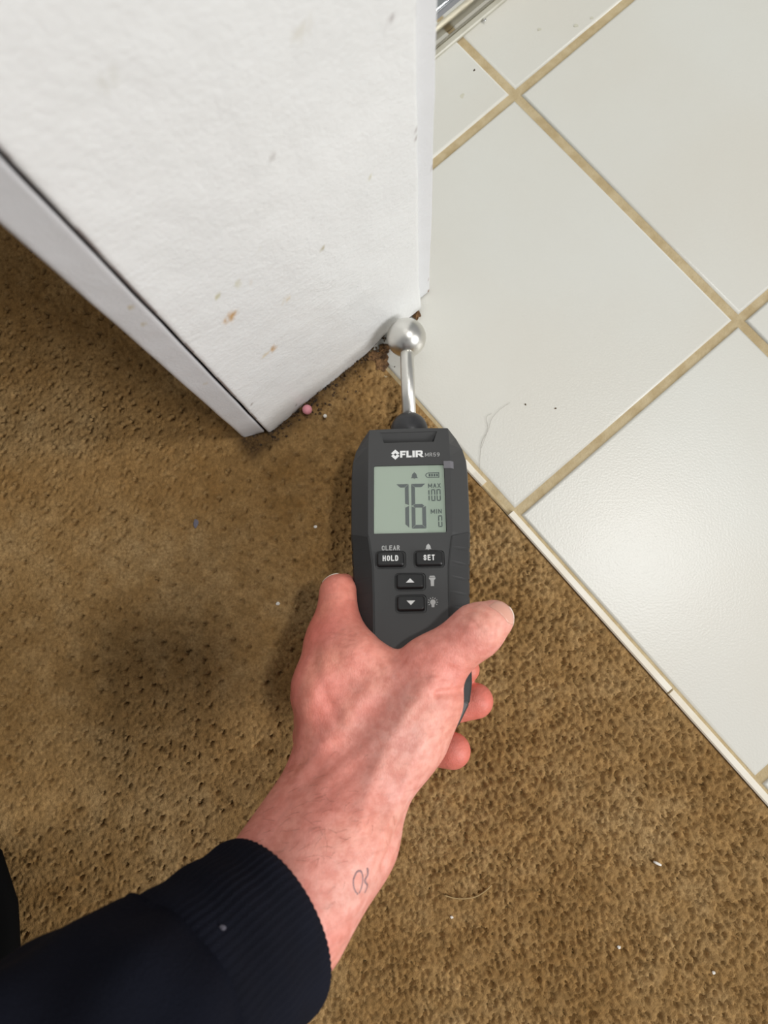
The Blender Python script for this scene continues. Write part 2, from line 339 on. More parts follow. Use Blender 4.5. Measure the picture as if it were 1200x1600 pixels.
for u, v, rs, rz, c, al in ((360, 495, 4, 3.6, OCH, .95), (428, 545, 2.2, 3, OCH, .9), (340, 465, 2, 1.6, GRN, .9), (372, 445, 2, 1.8, GRN, .8), (505, 389, 1.4, 1.6, (170, 158, 120), .9), (447, 468, 2.5, 2, (216, 196, 156), .8),
                             (392, 440, 1.4, 1.2, OCH, .6), (415, 555, 2.6, 1.6, (214, 190, 140), .7), (404, 388, 1, 1.3, GRN, .8), (577, 279, 1, 1.2, GRN, .8), (425, 245, 1.2, 1.6, GRY, .9), (607, 35, 2.6, 1.3, SC, .9), (385, 323, .6, .6, GRY, .9), (489, 347, .6, .5, GRY, .8),
                             (652, 205, .7, 1.4, SC, .9), (651, 215, .7, .9, SC, .8), (651, 12, .8, 2.5, SC, .7), (651, 146, .5, 1, GRY, .6), (393, 631, 1.3, .7, GRY, .8), (462, 633, .8, 1.4, GRY, .9), (300, 520, 1, .8, GRY, .5), (170, 125, 3, 3, (208, 206, 196), .7), (470, 45, 4, 3, (214, 210, 198), .6)):
    a, b = on_face(u, v); marks.append((a, b, rs, rz, c, al))
painted_board('door_jamb', 0, JW, 0, 16, foot_line, 2300, M['paint'], 'white painted door jamb face with yellow stains and swollen rotten foot', 1.3, 2.2, marks, 0, .8)
cl = (at(380, 684)[:2]-JL); cs, cn = cl@FD, cl@FN
cr = (at(672, 455)[:2]-JL); rs_, rn = cr@FD, cr@FN
lm = [on_face(u, v, cn) for u, v in ((312, 590), (190, 465), (212, 493))]
painted_board('casing_trim_1', cs, -1.0, -2.2, 58, lambda x: .4+1.6*x, 2300, M['casing'], 'narrow white casing edge against the brown carpet, beside jamb', 1.0, 0, [(a, b, 1.2, 1, (196, 180, 140), .8) for a, b in lm], -(cn+2.2))
rm = [on_face(u, v, rn) for u, v in ((671, 436), (675, 262), (670, 455), (674, 420))]
painted_board('casing_trim_2', JW+.3, rs_, rn, 58, lambda x: .6+1.5*(1-x), 2300, M['casing'], 'narrow white casing edge against the tiles with brown paint chips', .7, 0, [(a, b, .9, 2.6, (132, 88, 62), 1.0) for a, b in rm])
V, Fc = prism([W3(2, -5, 0)[:2], W3(JW-3, -5, 0)[:2], W3(JW-3, -90, 0)[:2], W3(2, -90, 0)[:2]], .2, 8.9)  # plate added so the lifted gap shows black; its shade is in the colour
tag(obj('gap_shade_plate', V, Fc, M['gapshade']), 'near-black plate added to darken the gap under the lifted jamb foot', 'shade plate', kind='structure')
# soft dark dirt and wood crumbs packed along the jamb foot
def chip(p, r):
    q = [(1, 0, 0), (-1, 0, 0), (0, 1, 0), (0, -1, 0), (0, 0, 1), (0, 0, -1)]
    A = rng.normal(size=(3, 3)); A, _ = np.linalg.qr(A)
    V = (np.array(q)*r*rng.uniform(.5, 1.3, (6, 1)))@A*np.array([1, 1, .7])+p
    return V, [(0, 2, 4), (2, 1, 4), (1, 3, 4), (3, 0, 4), (2, 0, 5), (1, 2, 5), (3, 1, 5), (0, 3, 5)]
ch = []
for k in range(420):
    s = rng.uniform(-9, JW*.78); n = (rng.exponential(2.6)-1.0) if s > 0 else rng.exponential(2.5)+cn; ch.append(chip(W3(s, n, rng.uniform(.2, 2.2)), rng.uniform(.35, 1.25)))
V, Fc = merge(*ch); tag(obj('dirt', V, Fc, M['dirt']), 'dark dirt and crumbs packed along the foot of the jamb', 'dirt', kind='stuff')
def lump(c, r, n=14, seed=0, flat=.6, amp=.22):
    R = np.random.default_rng(seed); V = []; lat = 7
    for i in range(lat+1):
        for j in range(n):
            th, ph = math.pi*i/lat, 2*math.pi*j/n
            q = np.array([math.sin(th)*math.cos(ph), math.sin(th)*math.sin(ph), math.cos(th)*flat])
            V.append(c+np.array(r)*q*(1+.0 if i in (0, lat) else 1+R.uniform(-amp, amp)))
    Fc = [(i*n+j, i*n+(j+1) % n, (i+1)*n+(j+1) % n, (i+1)*n+j) for i in range(lat) for j in range(n)]
    return np.array(V), Fc
for u, v, r, lab, sd in ((586, 556, (4.5, 3.2, 1.6), 'brown flake of rotten timber left of the probe ball', 1), (597, 566, (4.0, 5.0, 1.3), 'pale brown flake of rotten timber between probe rod and carpet corner', 4), (600, 545, (3.2, 3.0, 1.8), 'dark brown flake of rotten timber tucked under the jamb', 6), (651, 492, (2.4, 2.8, 3.4), 'small brown splinter of rotten timber above the probe ball', 2)):
    V, Fc = lump(at(u, v, .8), r, 22, sd, .6, .34); o = tag(obj('timber_fragment', V, Fc, M['wood']), lab, 'timber', 'rotten timber at the jamb foot')
# ------------------------------------------------------------------ shower screen over the tiles, top edge of the picture
def bar_profile(name, off, prof, j0, j1, m, parent, smooth=False):
    rings = [[np.append(P2(off+a, j), zz) for a, zz in prof] for j in (j0, j1)]
    V, Fc = loft(rings); return child_world(name, V, Fc, m, parent, smooth)
o1 = to_s(at(740, 44))[0]
jr0, jr1 = -92, 520
root = empty('sill_strip', np.append(P2(o1-5, 100), 0)); tag(root, 'low grey sill strip lying on the tiles in front of the shower screen', 'sill strip')
bar_profile('base_strip', o1, [(0, 0.2), (0, 1.6), (-.8, 2.4), (-3.4, 2.8), (-4.0, 2.2), (-4.0, .2)], jr0, jr1, M['plasticstrip'], root)
bar_profile('upper_lip', o1, [(-4.0, .2), (-4.0, 3.2), (-5.2, 3.4), (-5.9, 2.6), (-5.9, .2)], jr0, jr1, M['alu'], root)
p = at(757, 31, 2); V, Fc = lump(np.array([p[0], p[1], 1.8]), (1.1, 1.1, 1.0), 12, 5, .8); child_world('screw_head', V, Fc, M['chrome'], root, True)
o2 = to_s(at(702, 17, 22))[0]
root = empty('shower_screen', np.append(P2(o2-15, 100), 0)); tag(root, 'chrome framed shower screen behind the jamb', 'shower screen')
bar_profile('bottom_rail', o2, [(0, 20), (0, 23), (-2, 24), (-2.5, 22.8), (-4, 22.8), (-4.5, 25), (-9, 25.6), (-9.6, 24), (-12, 24), (-12.6, 27), (-16, 27), (-16, 20)], jr0, jr1, M['chrome'], root)
bar_profile('rail_foot', o2, [(-4, 0), (-4, 20), (-14, 20), (-14, 0)], jr0, jr1, M['alu'], root)
bar_profile('glass_pane', o2, [(-13.2, 27), (-13.2, 1500), (-15.4, 1500), (-15.4, 27)], jr0, jr1, M['glass'], root)
# ------------------------------------------------------------------ moisture meter
MT, MA = math.radians(14), math.radians(.9)
mV = np.array([-math.sin(MA), math.cos(MA)*math.cos(MT), -math.cos(MA)*math.sin(MT)])
mN = np.array([0, math.sin(MT), math.cos(MT)]); mU = np.cross(mV, mN); mU /= np.linalg.norm(mU); mN = np.cross(mU, mV)
mP = at(640, 780, 58)
meter = empty('moisture_meter', mP, [[mU[k], mV[k], mN[k]] for k in range(3)])
tag(meter, 'charcoal handheld moisture meter with ball probe, display reading 76', 'moisture meter')
K = 1.02
outer_h = [(0, 41.4), (10, 41.4), (22.5, 40.8), (25.6, 36.9), (28.4, 31), (30.0, 24.5), (30.4, 17.5), (30.4, 0), (30.2, -18), (29.4, -24), (28.6, -36), (28.0, -50), (27.6, -70), (27.2, -92), (25.6, -102), (21, -110.5), (13, -115.3), (0, -116.2)]
face_h = [(0, 40.8), (9, 40.8), (21.0, 40.4), (21.3, 37), (21.5, 31), (21.5, 24.5), (21.5, 17.5), (21.5, 0), (21.4, -18), (20.4, -23), (18.6, -36), (18.2, -50), (18.0, -70), (17.8, -91), (17, -99), (14, -106), (9, -109.5), (0, -110)]
full = lambda h: [(u, v) for u, v in h]+[(-u, v) for u, v in h[-2:0:-1]]
def ring(h, w, sc=1.0, dv=0.0): return [(u*sc, (v if v > 0 else v*(1+(sc-1)*.3))-dv, w) for u, v in full(h)]
V, Fc = loft([ring(outer_h, -28.5, .84), ring(outer_h, -23, K), ring(outer_h, -8.5, K), ring(outer_h, -6.8, K*.985), ring(face_h, 0)])
body = obj('housing', V, Fc, M['shell'], meter)
# recesses: top slot, display opening, four button wells
BT = dict(hold=(-10.0, -32.4), set=(9.2, -32.4), up=(-.4, -43.9), down=(-.2, -55.0))
def rrect(cx, cy, hx, hy, r, n=5):
    out = []
    for sx, sy, a0 in ((1, 1, 0), (-1, 1, 90), (-1, -1, 180), (1, -1, 270)):
        for k in range(n+1):
            a = math.radians(a0+90*k/n); out.append((cx+sx*(hx-r)+r*math.cos(a), cy+sy*(hy-r)+r*math.sin(a)))
    return out
sl_ = [(-15.6, 38.6), (15.6, 38.6), (13.4, 32.6), (-13.4, 32.6)][::-1]
cut = [prism(rrect(-.1, .5, 18.5, 18.9, .8), -1.3, 3)]
cut.append(([(u, v, 3) for u, v in sl_]+[(u*.97, v, -.35 if v > 35 else -4.2) for u, v in sl_], [(0, 1, 2, 3)]+[(7, 6, 5, 4)]+[(i, i+4, (i+1) % 4+4, (i+1) % 4) for i in range(4)]))
for c in BT.values(): cut.append(prism(rrect(c[0], c[1], 7.6, 4.5, 1.9), -.7, 3))
def boolean_cut(o, parts):
    V, Fc = merge(*parts); me = mesh_data('cutter', V, Fc)
    bm = bmesh.new(); bm.from_mesh(me); bmesh.ops.recalc_face_normals(bm, faces=bm.faces); bm.to_mesh(me); bm.free()
    bm = bmesh.new(); bm.from_mesh(o.data); bmesh.ops.recalc_face_normals(bm, faces=bm.faces); bm.to_mesh(o.data); bm.free()
    co = bpy.data.objects.new('cutter', me); C.objects.link(co); co.matrix_world = o.parent.matrix_world.copy()
    bpy.context.view_layer.update()
    md = o.modifiers.new('cut', 'BOOLEAN'); md.object = co; md.operation = 'DIFFERENCE'; md.solver = 'EXACT'
    bpy.context.view_layer.update()
    nm = bpy.data.meshes.new_from_object(o.evaluated_get(bpy.context.evaluated_depsgraph_get()))
    o.modifiers.clear(); o.data = nm; bpy.data.objects.remove(co)
boolean_cut(body, cut); bevel(body, .55, 2, 22)
if not body.data.materials: body.data.materials.append(M['shell'])
# rubber side grips with notched ribs
for sgn in (1, -1):
    rings = []; vv = np.concatenate([[-20.5, -21], np.arange(-21.6, -101, -.55)])
    fu = lambda v: np.interp(-v, [-q[1] for q in face_h], [q[0] for q in face_h]); ou = lambda v: K*np.interp(-v, [-q[1] for q in outer_h], [q[0] for q in outer_h])
    for k, v in enumerate(vv):
        notch = .8 if (min(abs((-v) % 7.6-3.8), 9) < .55 and v > -62) else 0
        dvi = 3.4 if k < 1 else 0
        a, b = fu(v), ou(v)
        pts = [(a-.15, -1.2), (a-.15, .28), (a+.7, .30), ((a+b)/2, -3.1+.42-notch*.2), (b-.35, -6.3+.2), (b+.55-notch, -8.3), (b+.55-notch, -21), (b-2, -22.6), (b-2.5, -12)]
        slant = lambda u: (u-a)/(b-a)*4.2
        rings.append([(sgn*u, v+max(-1, min(1.3, slant(u)/4.2))*4.2*np.clip((v+30)/9, 0, 1), w) for u, w in pts])
    V, Fc = loft(rings); bevel(obj('side_grip', V, Fc, M['rubber'], meter), .12, 1, 40)
# probe
def lathe(axis_u, axis_w, prof, n=36, bend=None):
    rings = []
    for v, r in prof:
        a = np.linspace(0, 2*np.pi, n, endpoint=False); cu = axis_u+(bend(v) if bend else 0)
        rings.append(np.stack([cu+r*np.cos(a), np.full(n, v), axis_w+r*np.sin(a)], 1))
    return loft(rings)
bend = lambda v: -.012*(v-50)
AX = -13.0
V, Fc = lathe(.3, AX, [(38, 10.4), (46, 10.4), (48.5, 10.1), (51, 9.2), (53, 7.8), (54.6, 6.0), (55.4, 4.6), (55.5, 3.9)], 40, bend); obj('probe_collar', V, Fc, M['collar'], meter, True)
V, Fc = lathe(.3, AX, [(50, 3.95), (99, 3.95), (100, 3.6)], 40, bend)
pr = obj('probe_rod', V, Fc, M['steel'], meter, True)
BV, BRr = 106.8, 11.5
V, Fc = lathe(.3, AX, [(BV-BRr*math.cos(t), max(.02, BRr*math.sin(t))) for t in np.linspace(0, math.pi, 30)], 48, lambda v: bend(BV)); obj('probe_ball', V, Fc, M['steel'], meter, True)
# display
V, Fc = prism(rrect(-.1, .5, 18.35, 18.75, .7), -1.25, -.95); lcd = obj('display', V, Fc, M['lcd'], meter); lcd['label'] = 'grey-green LCD reading 76, max 100, min 0'
V, Fc = prism(rrect(-.1, .5, 18.3, 18.7, .7), -.30, -.16); obj('display_window', V, Fc, M['pane'], meter)
V, Fc = loft([[(u, v, w+dw) for v, dw in ((16.9, 0), (16.9, .22), (21.0, .22), (21.0, 0))] for u, w in ((18.1, .12), (21.6, .12), (23.3, -.95))]); obj('film_tab', V, Fc, M['film'], meter)
W_INK, W_FACE = -.93, .03
def flat(polys, w, h=.05): return merge(*[prism(p_, w, w+h+.006*(k_ % 9)) for k_, p_ in enumerate(polys)])
def seg7(which, x0, x1, y0, y1, t, g=.10, lean=0.0):
    ym, out = (y0+y1)/2, []
    hb = lambda y, inn: [(x0+g, y), (x1-g, y), (x1-g-t, y+inn*t), (x0+g+t, y+inn*t)]
    for s in which:
        if s == 'a': out.append(hb(y1, -1))
        if s == 'd': out.append(hb(y0, 1))
        if s == 'g': out.append([(x0+g+t*.35, ym), (x0+g+t*.9, ym+t*.5), (x1-g-t*.9, ym+t*.5), (x1-g-t*.35, ym), (x1-g-t*.9, ym-t*.5), (x0+g+t*.9, ym-t*.5)])
        lo, hi = (ym+g, y1-g) if s in 'bf' else (y0+g, ym-g)
        if s in 'bc': out.append([(x1, lo+.15*t if s == 'b' else lo), (x1, hi), (x1-t, hi-(t if s == 'b' else .5*t)), (x1-t, lo+(.5*t if s == 'b' else t))])
        if s in 'ef': out.append([(x0, lo), (x0, hi), (x0+t, hi-(t if s == 'f' else .5*t)), (x0+t, lo+(.5*t if s == 'f' else t))])
    return out
GLYPH = {'A': [[(0, 0), (.5, 1), (1, 0)], [(.2, .34), (.8, .34)]], 'C': [[(1, .7), (.9, .92), (.5, 1), (.1, .92), (0, .7), (0, .3), (.1, .08), (.5, 0), (.9, .08), (1, .3)]], 'L': [[(0, 1), (0, 0), (1, 0)]],
 'E': [[(1, 1), (0, 1), (0, 0), (1, 0)], [(0, .53), (.85, .53)]], 'R': [[(0, 0), (0, 1), (.6, 1), (.92, .88), (.92, .62), (.6, .48), (0, .48)], [(.5, .48), (1, 0)]], 'H': [[(0, 0), (0, 1)], [(1, 0), (1, 1)], [(0, .52), (1, .52)]],
 'O': [[(0, .3), (0, .7), (.12, .92), (.5, 1), (.88, .92), (1, .7), (1, .3), (.88, .08), (.5, 0), (.12, .08), (0, .3)]], 'D': [[(0, 0), (0, 1), (.55, 1), (.9, .86), (1, .6), (1, .4), (.9, .14), (.55, 0), (0, 0)]],
 'S': [[(.95, .74), (.85, .93), (.5, 1), (.15, .93), (.05, .74), (.2, .58), (.8, .42), (.95, .26), (.85, .07), (.5, 0), (.15, .07), (.05, .26)]], 'T': [[(0, 1), (1, 1)], [(.5, 1), (.5, 0)]], 'M': [[(0, 0), (0, 1), (.5, .2), (1, 1), (1, 0)]],
 'X': [[(0, 0), (1, 1)], [(0, 1), (1, 0)]], 'I': [[(.5, 0), (.5, 1)]], 'N': [[(0, 0), (0, 1), (1, 0), (1, 1)]], '5': [[(.92, 1), (.14, 1), (.06, .52), (.5, .63), (.9, .52), (.95, .25), (.75, .03), (.4, 0), (.05, .14)]],
 '9': [[(.95, .6), (.8, .45), (.45, .4), (.1, .52), (.03, .74), (.2, .96), (.55, 1), (.88, .9), (.97, .62), (.9, .3), (.65, .03), (.15, .02)]]}
def text_polys(word, x0, x1, y0, y1, w, m, name, parent, t=.4):
    wid = [{'I': .35, 'M': 1.3}.get(c, 1.0) for c in word]; g = .34; u1 = (x1-x0)/(sum(wid)+g*(len(word)-1)); x = x0; polys = []
    for c, wd_ in zip(word, wid):
        a, b = x+t/2, x+wd_*u1-t/2; lo_, hi_ = y0+t/2, y1-t/2; x += (wd_+g)*u1
        for pl in GLYPH[c]:
            P = [np.array([a+(b-a)*p_[0], lo_+(hi_-lo_)*p_[1]]) for p_ in pl]
            for k, (p_, q_) in enumerate(zip(P[:-1], P[1:])):
                d_ = (q_-p_)/np.linalg.norm(q_-p_); n_ = np.array([-d_[1], d_[0]])*t/2; e0 = d_*t*(.5 if k == 0 else .12); e1 = d_*t*(.5 if k == len(P)-2 else .12)
                polys.append([tuple(p_-e0-n_), tuple(q_+e1-n_), tuple(q_+e1+n_), tuple(p_-e0+n_)])
                if k: polys.append([tuple(p_+t/2*np.array([math.cos(v_), math.sin(v_)])) for v_ in np.linspace(0, 2*math.pi, 8, endpoint=False)])
    V, Fc = flat(polys, w); return obj(name, V, Fc, m, parent)
def bell(cx, cy, s):
    P = [(-.5, -.36), (-.36, -.22), (-.33, .1), (-.2, .34), (-.07, .42), (-.05, .52), (.05, .52), (.07, .42), (.2, .34), (.33, .1), (.36, -.22), (.5, -.36)]
    return [[(cx+x*s, cy+y*s) for x, y in P][::-1], [(cx-.1*s, cy-.38*s), (cx+.1*s, cy-.38*s), (cx, cy-.52*s)]]
def ink(name, polys): V, Fc = flat(polys, W_INK); return obj(name, V, Fc, M['lcdink'], lcd)
ink('digit_seven', seg7('abc', -6.9, -.4, -15.4, 8.9, 1.95))
ink('digit_six', seg7('afgedc', .9, 8.3, -15.8, 8.9, 1.95))
ink('digit_one', seg7('bc', 9.0, 10.3, -.9, 5.6, .55)); ink('digit_zero', seg7('abcdef', 11.2, 13.3, -.9, 5.6, .55)); ink('digit_zero', seg7('abcdef', 14.0, 16.1, -.9, 5.6, .55)); ink('digit_zero', seg7('abcdef', 14.4, 16.5, -15.2, -8.9, .55))
text_polys('MAX', 9.7, 16.2, 6.4, 8.9, W_INK, M['lcdink'], 'word_max', lcd, .42)
text_polys('MIN', 10.7, 16.3, -7.9, -5.4, W_INK, M['lcdink'], 'word_min', lcd, .42)
ink('bell_icon', bell(2.7, 13.5, 3.9))
bo = [(8.3, 13.6), (8.9, 14.7), (9.8, 15.1), (15.7, 15.1), (15.7, 12.1), (9.8, 12.1), (8.9, 12.5)]; bi = [(8.8, 13.6), (9.2, 14.3), (9.9, 14.7), (15.3, 14.7), (15.3, 12.5), (9.9, 12.5), (9.2, 12.9)]
ink('battery_icon', [[bo[i], bi[i], bi[(i+1) % 7], bo[(i+1) % 7]] for i in range(7)]+[[(x, 12.9), (x+.85, 12.9), (x+.85, 14.3), (x, 14.3)] for x in (10.2, 11.5, 12.8, 14.1)])
# lettering on the housing
def dia(sy): return [(-7.15+x, 25.5+sy*y) for x, y in ((0, 2.95), (2.2, .82), (1.45, .12), (.75, .12), (0, .86), (-.75, .12), (-1.45, .12), (-2.2, .82))]
x0, yb, hh, t = -4.6, 23.7, 3.9, 1.15
R_ = lambda a, b, c, d: [(x0+a, yb+c), (x0+b, yb+c), (x0+b, yb+d), (x0+a, yb+d)]
L_F = [R_(0, t, 0, hh), R_(0, 3.0, hh-1.0, hh), R_(0, 2.7, 1.35, 2.25)]
L_L = [R_(3.3, 3.3+t, 0, hh), R_(3.3, 6.1, 0, 1.0)]
L_I = [R_(6.5, 6.5+1.25, 0, hh)]
L_R = [R_(8.15, 9.3, 0, hh), R_(8.15, 11.3, hh-.95, hh), R_(8.15, 11.3, 1.3, 2.1), [(x0+11.2, yb+1.3), (x0+11.9, yb+1.8), (x0+11.9, yb+hh-.5), (x0+11.2, yb+hh), (x0+10.8, yb+hh), (x0+10.8, yb+1.3)], [(x0+9.5, yb+1.5), (x0+11.0, yb), (x0+12.5, yb), (x0+10.9, yb+1.6)]]
for nm, pl in (('emblem', [dia(1)]), ('emblem', [dia(-1)]), ('letter_f', L_F), ('letter_l', L_L), ('letter_i', L_I), ('letter_r', L_R)):
    V, Fc = flat(pl, W_FACE); obj(nm, V, Fc, M['white'], meter)
text_polys('MR59', 8.5, 16.2, 23.9, 26.1, W_FACE, M['grey'], 'model_number', meter, .26)
text_polys('CLEAR', -14.4, -5.4, -27.4, -24.9, W_FACE, M['grey'], 'word_clear', meter, .38)
V, Fc = flat(bell(9.0, -26.0, 3.3), W_FACE); obj('bell_icon', V, Fc, M['grey'], meter)
cx, cy = 10.5, -43.6
V, Fc = flat([[(cx-1.6, cy+1.7), (cx+1.6, cy+1.7), (cx+1.6, cy+1.1), (cx+.85, cy+.3), (cx+.8, cy-2.6), (cx-.8, cy-2.6), (cx-.85, cy+.3), (cx-1.6, cy+1.1)][::-1], [(cx-1.5, cy+2.0), (cx+1.5, cy+2.0), (cx+1.1, cy+2.6), (cx-1.1, cy+2.6)]], W_FACE); obj('torch_icon', V, Fc, M['grey'], meter)
cy = -54.6; ang = np.linspace(-.3*math.pi, 1.3*math.pi, 12); pl = [[(cx+1.35*math.cos(a), cy+.3+1.35*math.sin(a)) for a in ang]+[(cx-.7, cy-1.4), (cx-.7, cy-2.2), (cx+.7, cy-2.2), (cx+.7, cy-1.4)]]
for a in np.linspace(-.18*math.pi, 1.18*math.pi, 9):
    d_, n_ = np.array([math.cos(a), math.sin(a)]), np.array([-math.sin(a), math.cos(a)]); o_ = np.array([cx, cy+.3])
    pl.append([tuple(o_+d_*1.8-n_*.16), tuple(o_+d_*2.5-n_*.16), tuple(o_+d_*2.5+n_*.16), tuple(o_+d_*1.8+n_*.16)])
V, Fc = flat(pl, W_FACE); obj('lamp_icon', V, Fc, M['grey'], meter)
for nm, c in BT.items():
    V, Fc = loft([[(x, y, -1.2) for x, y in rrect(c[0], c[1], 6.75, 3.65, 1.4)], [(x, y, 1.25) for x, y in rrect(c[0], c[1], 6.75, 3.65, 1.4)], [(x, y, 1.9) for x, y in rrect(c[0], c[1]+.15, 6.2, 3.1, 1.1)]])
    b = bevel(obj('button', V, Fc, M['button'], meter), .25, 2, 25)
    if nm in ('hold', 'set'):
        hw = 3.9 if nm == 'hold' else 2.8
        text_polys(nm.upper(), c[0]-hw, c[0]+hw, c[1]-1.15, c[1]+1.75, 1.93, M['white'], 'word_'+nm, b, .52)
    else:
        sg = 1 if nm == 'up' else -1; V, Fc = flat([[(c[0]-2.1, c[1]+.15-sg*1.05), (c[0]+2.1, c[1]+.15-sg*1.05), (c[0], c[1]+.15+sg*1.15)][::sg]], 1.93); obj('arrow_mark', V, Fc, M['white'], b)
# ------------------------------------------------------------------ the hand, wrist and forearm: one skin grown round the bones
HJ = dict(fu0=(511,1197,76.2,14.4), fu1=(351,1434,137.6,14.2), fr0=(579,1246,94.3,14.4), fr1=(420,1477,127.5,17.6), fm0=(526,1305,100.4,25.2), fm1=(452,1436,124.9,24.3), fu2=(55,1767,204.0,23.0), fr2=(56,1768,204.0,23.0),
 c2=(528,1209,84.6,16.1), m2=(506,1074,82.2,13.1), c3=(530,1208,78.9,15.7), m3=(493,1087,65.9,11.7), c4=(512,1208,72.2,15.5), m4=(494,1124,49.0,10.7), c5=(510,1207,61.8,13.8), m5=(492,1150,38.0,11.0),
 t0=(620,1175,90.2,14.1), t1=(674,1042,87.4,12.8), t2=(747,984,89.7,10.7), t3=(775,966,89.8,7.7), th0=(651,1151,83.5,14.2), th1=(669,1097,85.1,13.7), w0=(570,1140,84.0,12.0), w1=(558,1032,82.6,12.0), w2=(649,1085,87.2,8.3),
 i1=(526,1004,72.0,14.3), i2=(528,926,65.8,7.6), i3=(538,915,55.4,6.0), a1=(520,1050,42.0,10.0), a2=(640,1037,38.0,9.5), a3=(729,1046,40.8,6.8), b1=(540,1100,36.0,10.0), b2=(654,1110,36.4,10.5), b3=(743,1095,40.1,9.2), d1=(550,1150,32.0,9.0), d2=(640,1165,34.0,8.5), d3=(707,1173,43.7,9.3))
HW = {k: (at(*v[:3]), v[3]) for k, v in HJ.items()}
CAPS = dict(P=[('fu0','fu1'),('fr0','fr1'),('fm0','fm1'),('fu1','fu2'),('fr1','fr2'),('c2','m2'),('c3','m3'),('c4','m4'),('c5','m5'),('t0','t1'),('t1','t2'),('t2','t3'),('th0','th1'),('fm0','c2'),('fr0','t0')],
 I=[('m2','i1'),('i1','i2'),('i2','i3')], A=[('m3','a1'),('a1','a2'),('a2','a3')], B=[('m4','b1'),('b1','b2'),('b2','b3')], D=[('m5','d1'),('d1','d2'),('d2','d3')])
TRIS = dict(P=[('w0','w1','w2'),('c2','w2','w1'),('t0','th1','w0')]); KS = dict(P=3., I=2.5, A=2., B=2., D=2.)
def cap(p, a, b, ra, rb):
    ab = b-a; hq = np.clip(((p-a)@ab)/(ab@ab), 0, 1)
    return np.linalg.norm(p-a-hq[..., None]*ab, axis=-1)-(ra+hq*(rb-ra))
def tri_sd(p, a, b, c, ra, rb, rc):
    n = np.cross(b-a, c-a); n /= np.linalg.norm(n); v0, v1, v2 = b-a, c-a, p-a
    d00, d01, d11 = v0@v0, v0@v1, v1@v1; den = d00*d11-d01*d01; d20, d21 = v2@v0, v2@v1
    v = (d11*d20-d01*d21)/den; w = (d00*d21-d01*d20)/den
    e = np.minimum(np.minimum(cap(p, a, b, ra, rb), cap(p, b, c, rb, rc)), cap(p, c, a, rc, ra))
    return np.where((v >= 0) & (w >= 0) & (v+w <= 1), np.minimum(np.abs(v2@n)-(ra+v*(rb-ra)+w*(rc-ra)), e), e)
def smin(a, b, k): hq = np.clip(k-np.abs(a-b), 0, None)/k; return np.minimum(a, b)-hq*hq*k/4
def group_sd(p, g):
    ds = [cap(p, HW[a][0], HW[b][0], HW[a][1], HW[b][1]) for a, b in CAPS[g]]+[tri_sd(p, HW[a][0], HW[b][0], HW[c][0], HW[a][1], HW[b][1], HW[c][1]) for a, b, c in TRIS.get(g, [])]
    D = np.stack(ds); m = D.min(0); k = KS[g]; return m-k*np.log(np.exp(-(D-m)/k).sum(0))
def base_sd(p):
    d = None
    for g in 'PIABD':
        x = group_sd(p, g); d = x if d is None else smin(d, x, 9. if g == 'I' else 2.5)
    return d
def surf(u, v, z0=150.0):
    """first point of the bare skin seen at a pixel"""
    zs = np.linspace(z0, 20, 521); P = np.array([at(u, v, z) for z in zs]); d = base_sd(P); k = np.argmax(d < 0); return P[k]
# tendons, veins, knuckle pads and creases that show on the back of this hand: (pixel path, radius, height; negative digs in)
RELIEF = [([(560, 1290), (590, 1200), (640, 1110), (680, 1060)], 3.2, 1.0), ([(600, 1300), (632, 1225), (665, 1150)], 3.0, .8),
          ([(470, 1215), (520, 1150), (575, 1085)], 4.5, 1.3), ([(500, 1230), (560, 1180), (600, 1150)], 3.6, .9), ([(480, 1110), (500, 1060), (510, 1010)], 5, 1.0),
          ([(530, 1130), (500, 1070), (492, 1035)], 3, -.9), ([(545, 1065), (580, 1045), (610, 1030)], 5, -1.0), ([(575, 1120), (625, 1070), (665, 1030)], 5, -1.1), ([(455, 1190), (490, 1180), (520, 1170)], 4, -1.0),
          ([(684, 1084), (700, 1082), (714, 1081), (723, 1080)], 1.5, -2.4), ([(640, 1258), (622, 1300), (600, 1350)], 2.4, -1.4), ([(610, 1265), (585, 1330), (570, 1390)], 1.6, .5),
          ([(727, 958), (742, 955), (756, 962)], 1.2, -.5), ([(735, 975), (748, 965), (760, 975)], 3.0, .5)]
RELIEF += [([(655+3*k, 1028+9*k), (685+4*k, 1034+7*k), (714-1*k, 1045+6*k)], .85, -.5) for k in range(6)]
RELIEF += [([(648+9*k, 1062-8*k), (672+8*k, 1056-5*k), (700+6*k, 1062-4*k)], .8, -.35) for k in range(4)]
RELIEF += [([(722+5*k, 962+5*k), (734+5*k, 966+5*k), (742+5*k, 978+4*k)], .8, -.35) for k in range(4)]
RELIEF += [([(560, 1020), (585, 1035), (600, 1062)], 1.2, -.4), ([(640, 1015), (628, 1035), (610, 1050)], 1.2, -.4)]
RELIEF += [([(492+k, 985+8*k), (520, 988+8*k), (552, 992+7*k)], .9, -.4) for k in range(3)]
RELIEF = [(np.array([surf(*q) for q in curve_pts(pth, 3*len(pth))]), r, hgt) for pth, r, hgt in RELIEF]
def meter_sd(p):
    q = p-mP; u, v, w = np.abs(q@mU), q@mV, q@mN
    hw = K*np.interp(-v, [-a[1] for a in outer_h], [a[0] for a in outer_h])+.45
    return np.max(np.stack([u-hw, .62*(u-(hw-9.2))+.79*(w-.35), w-.35, -28.5-w, v-41.5, -116.5-v]), 0)
def arm_end(p): return (p-np.array([-59.5, -127.8, 128.4]))@np.array([-.538, -.2585, .802])-42.0
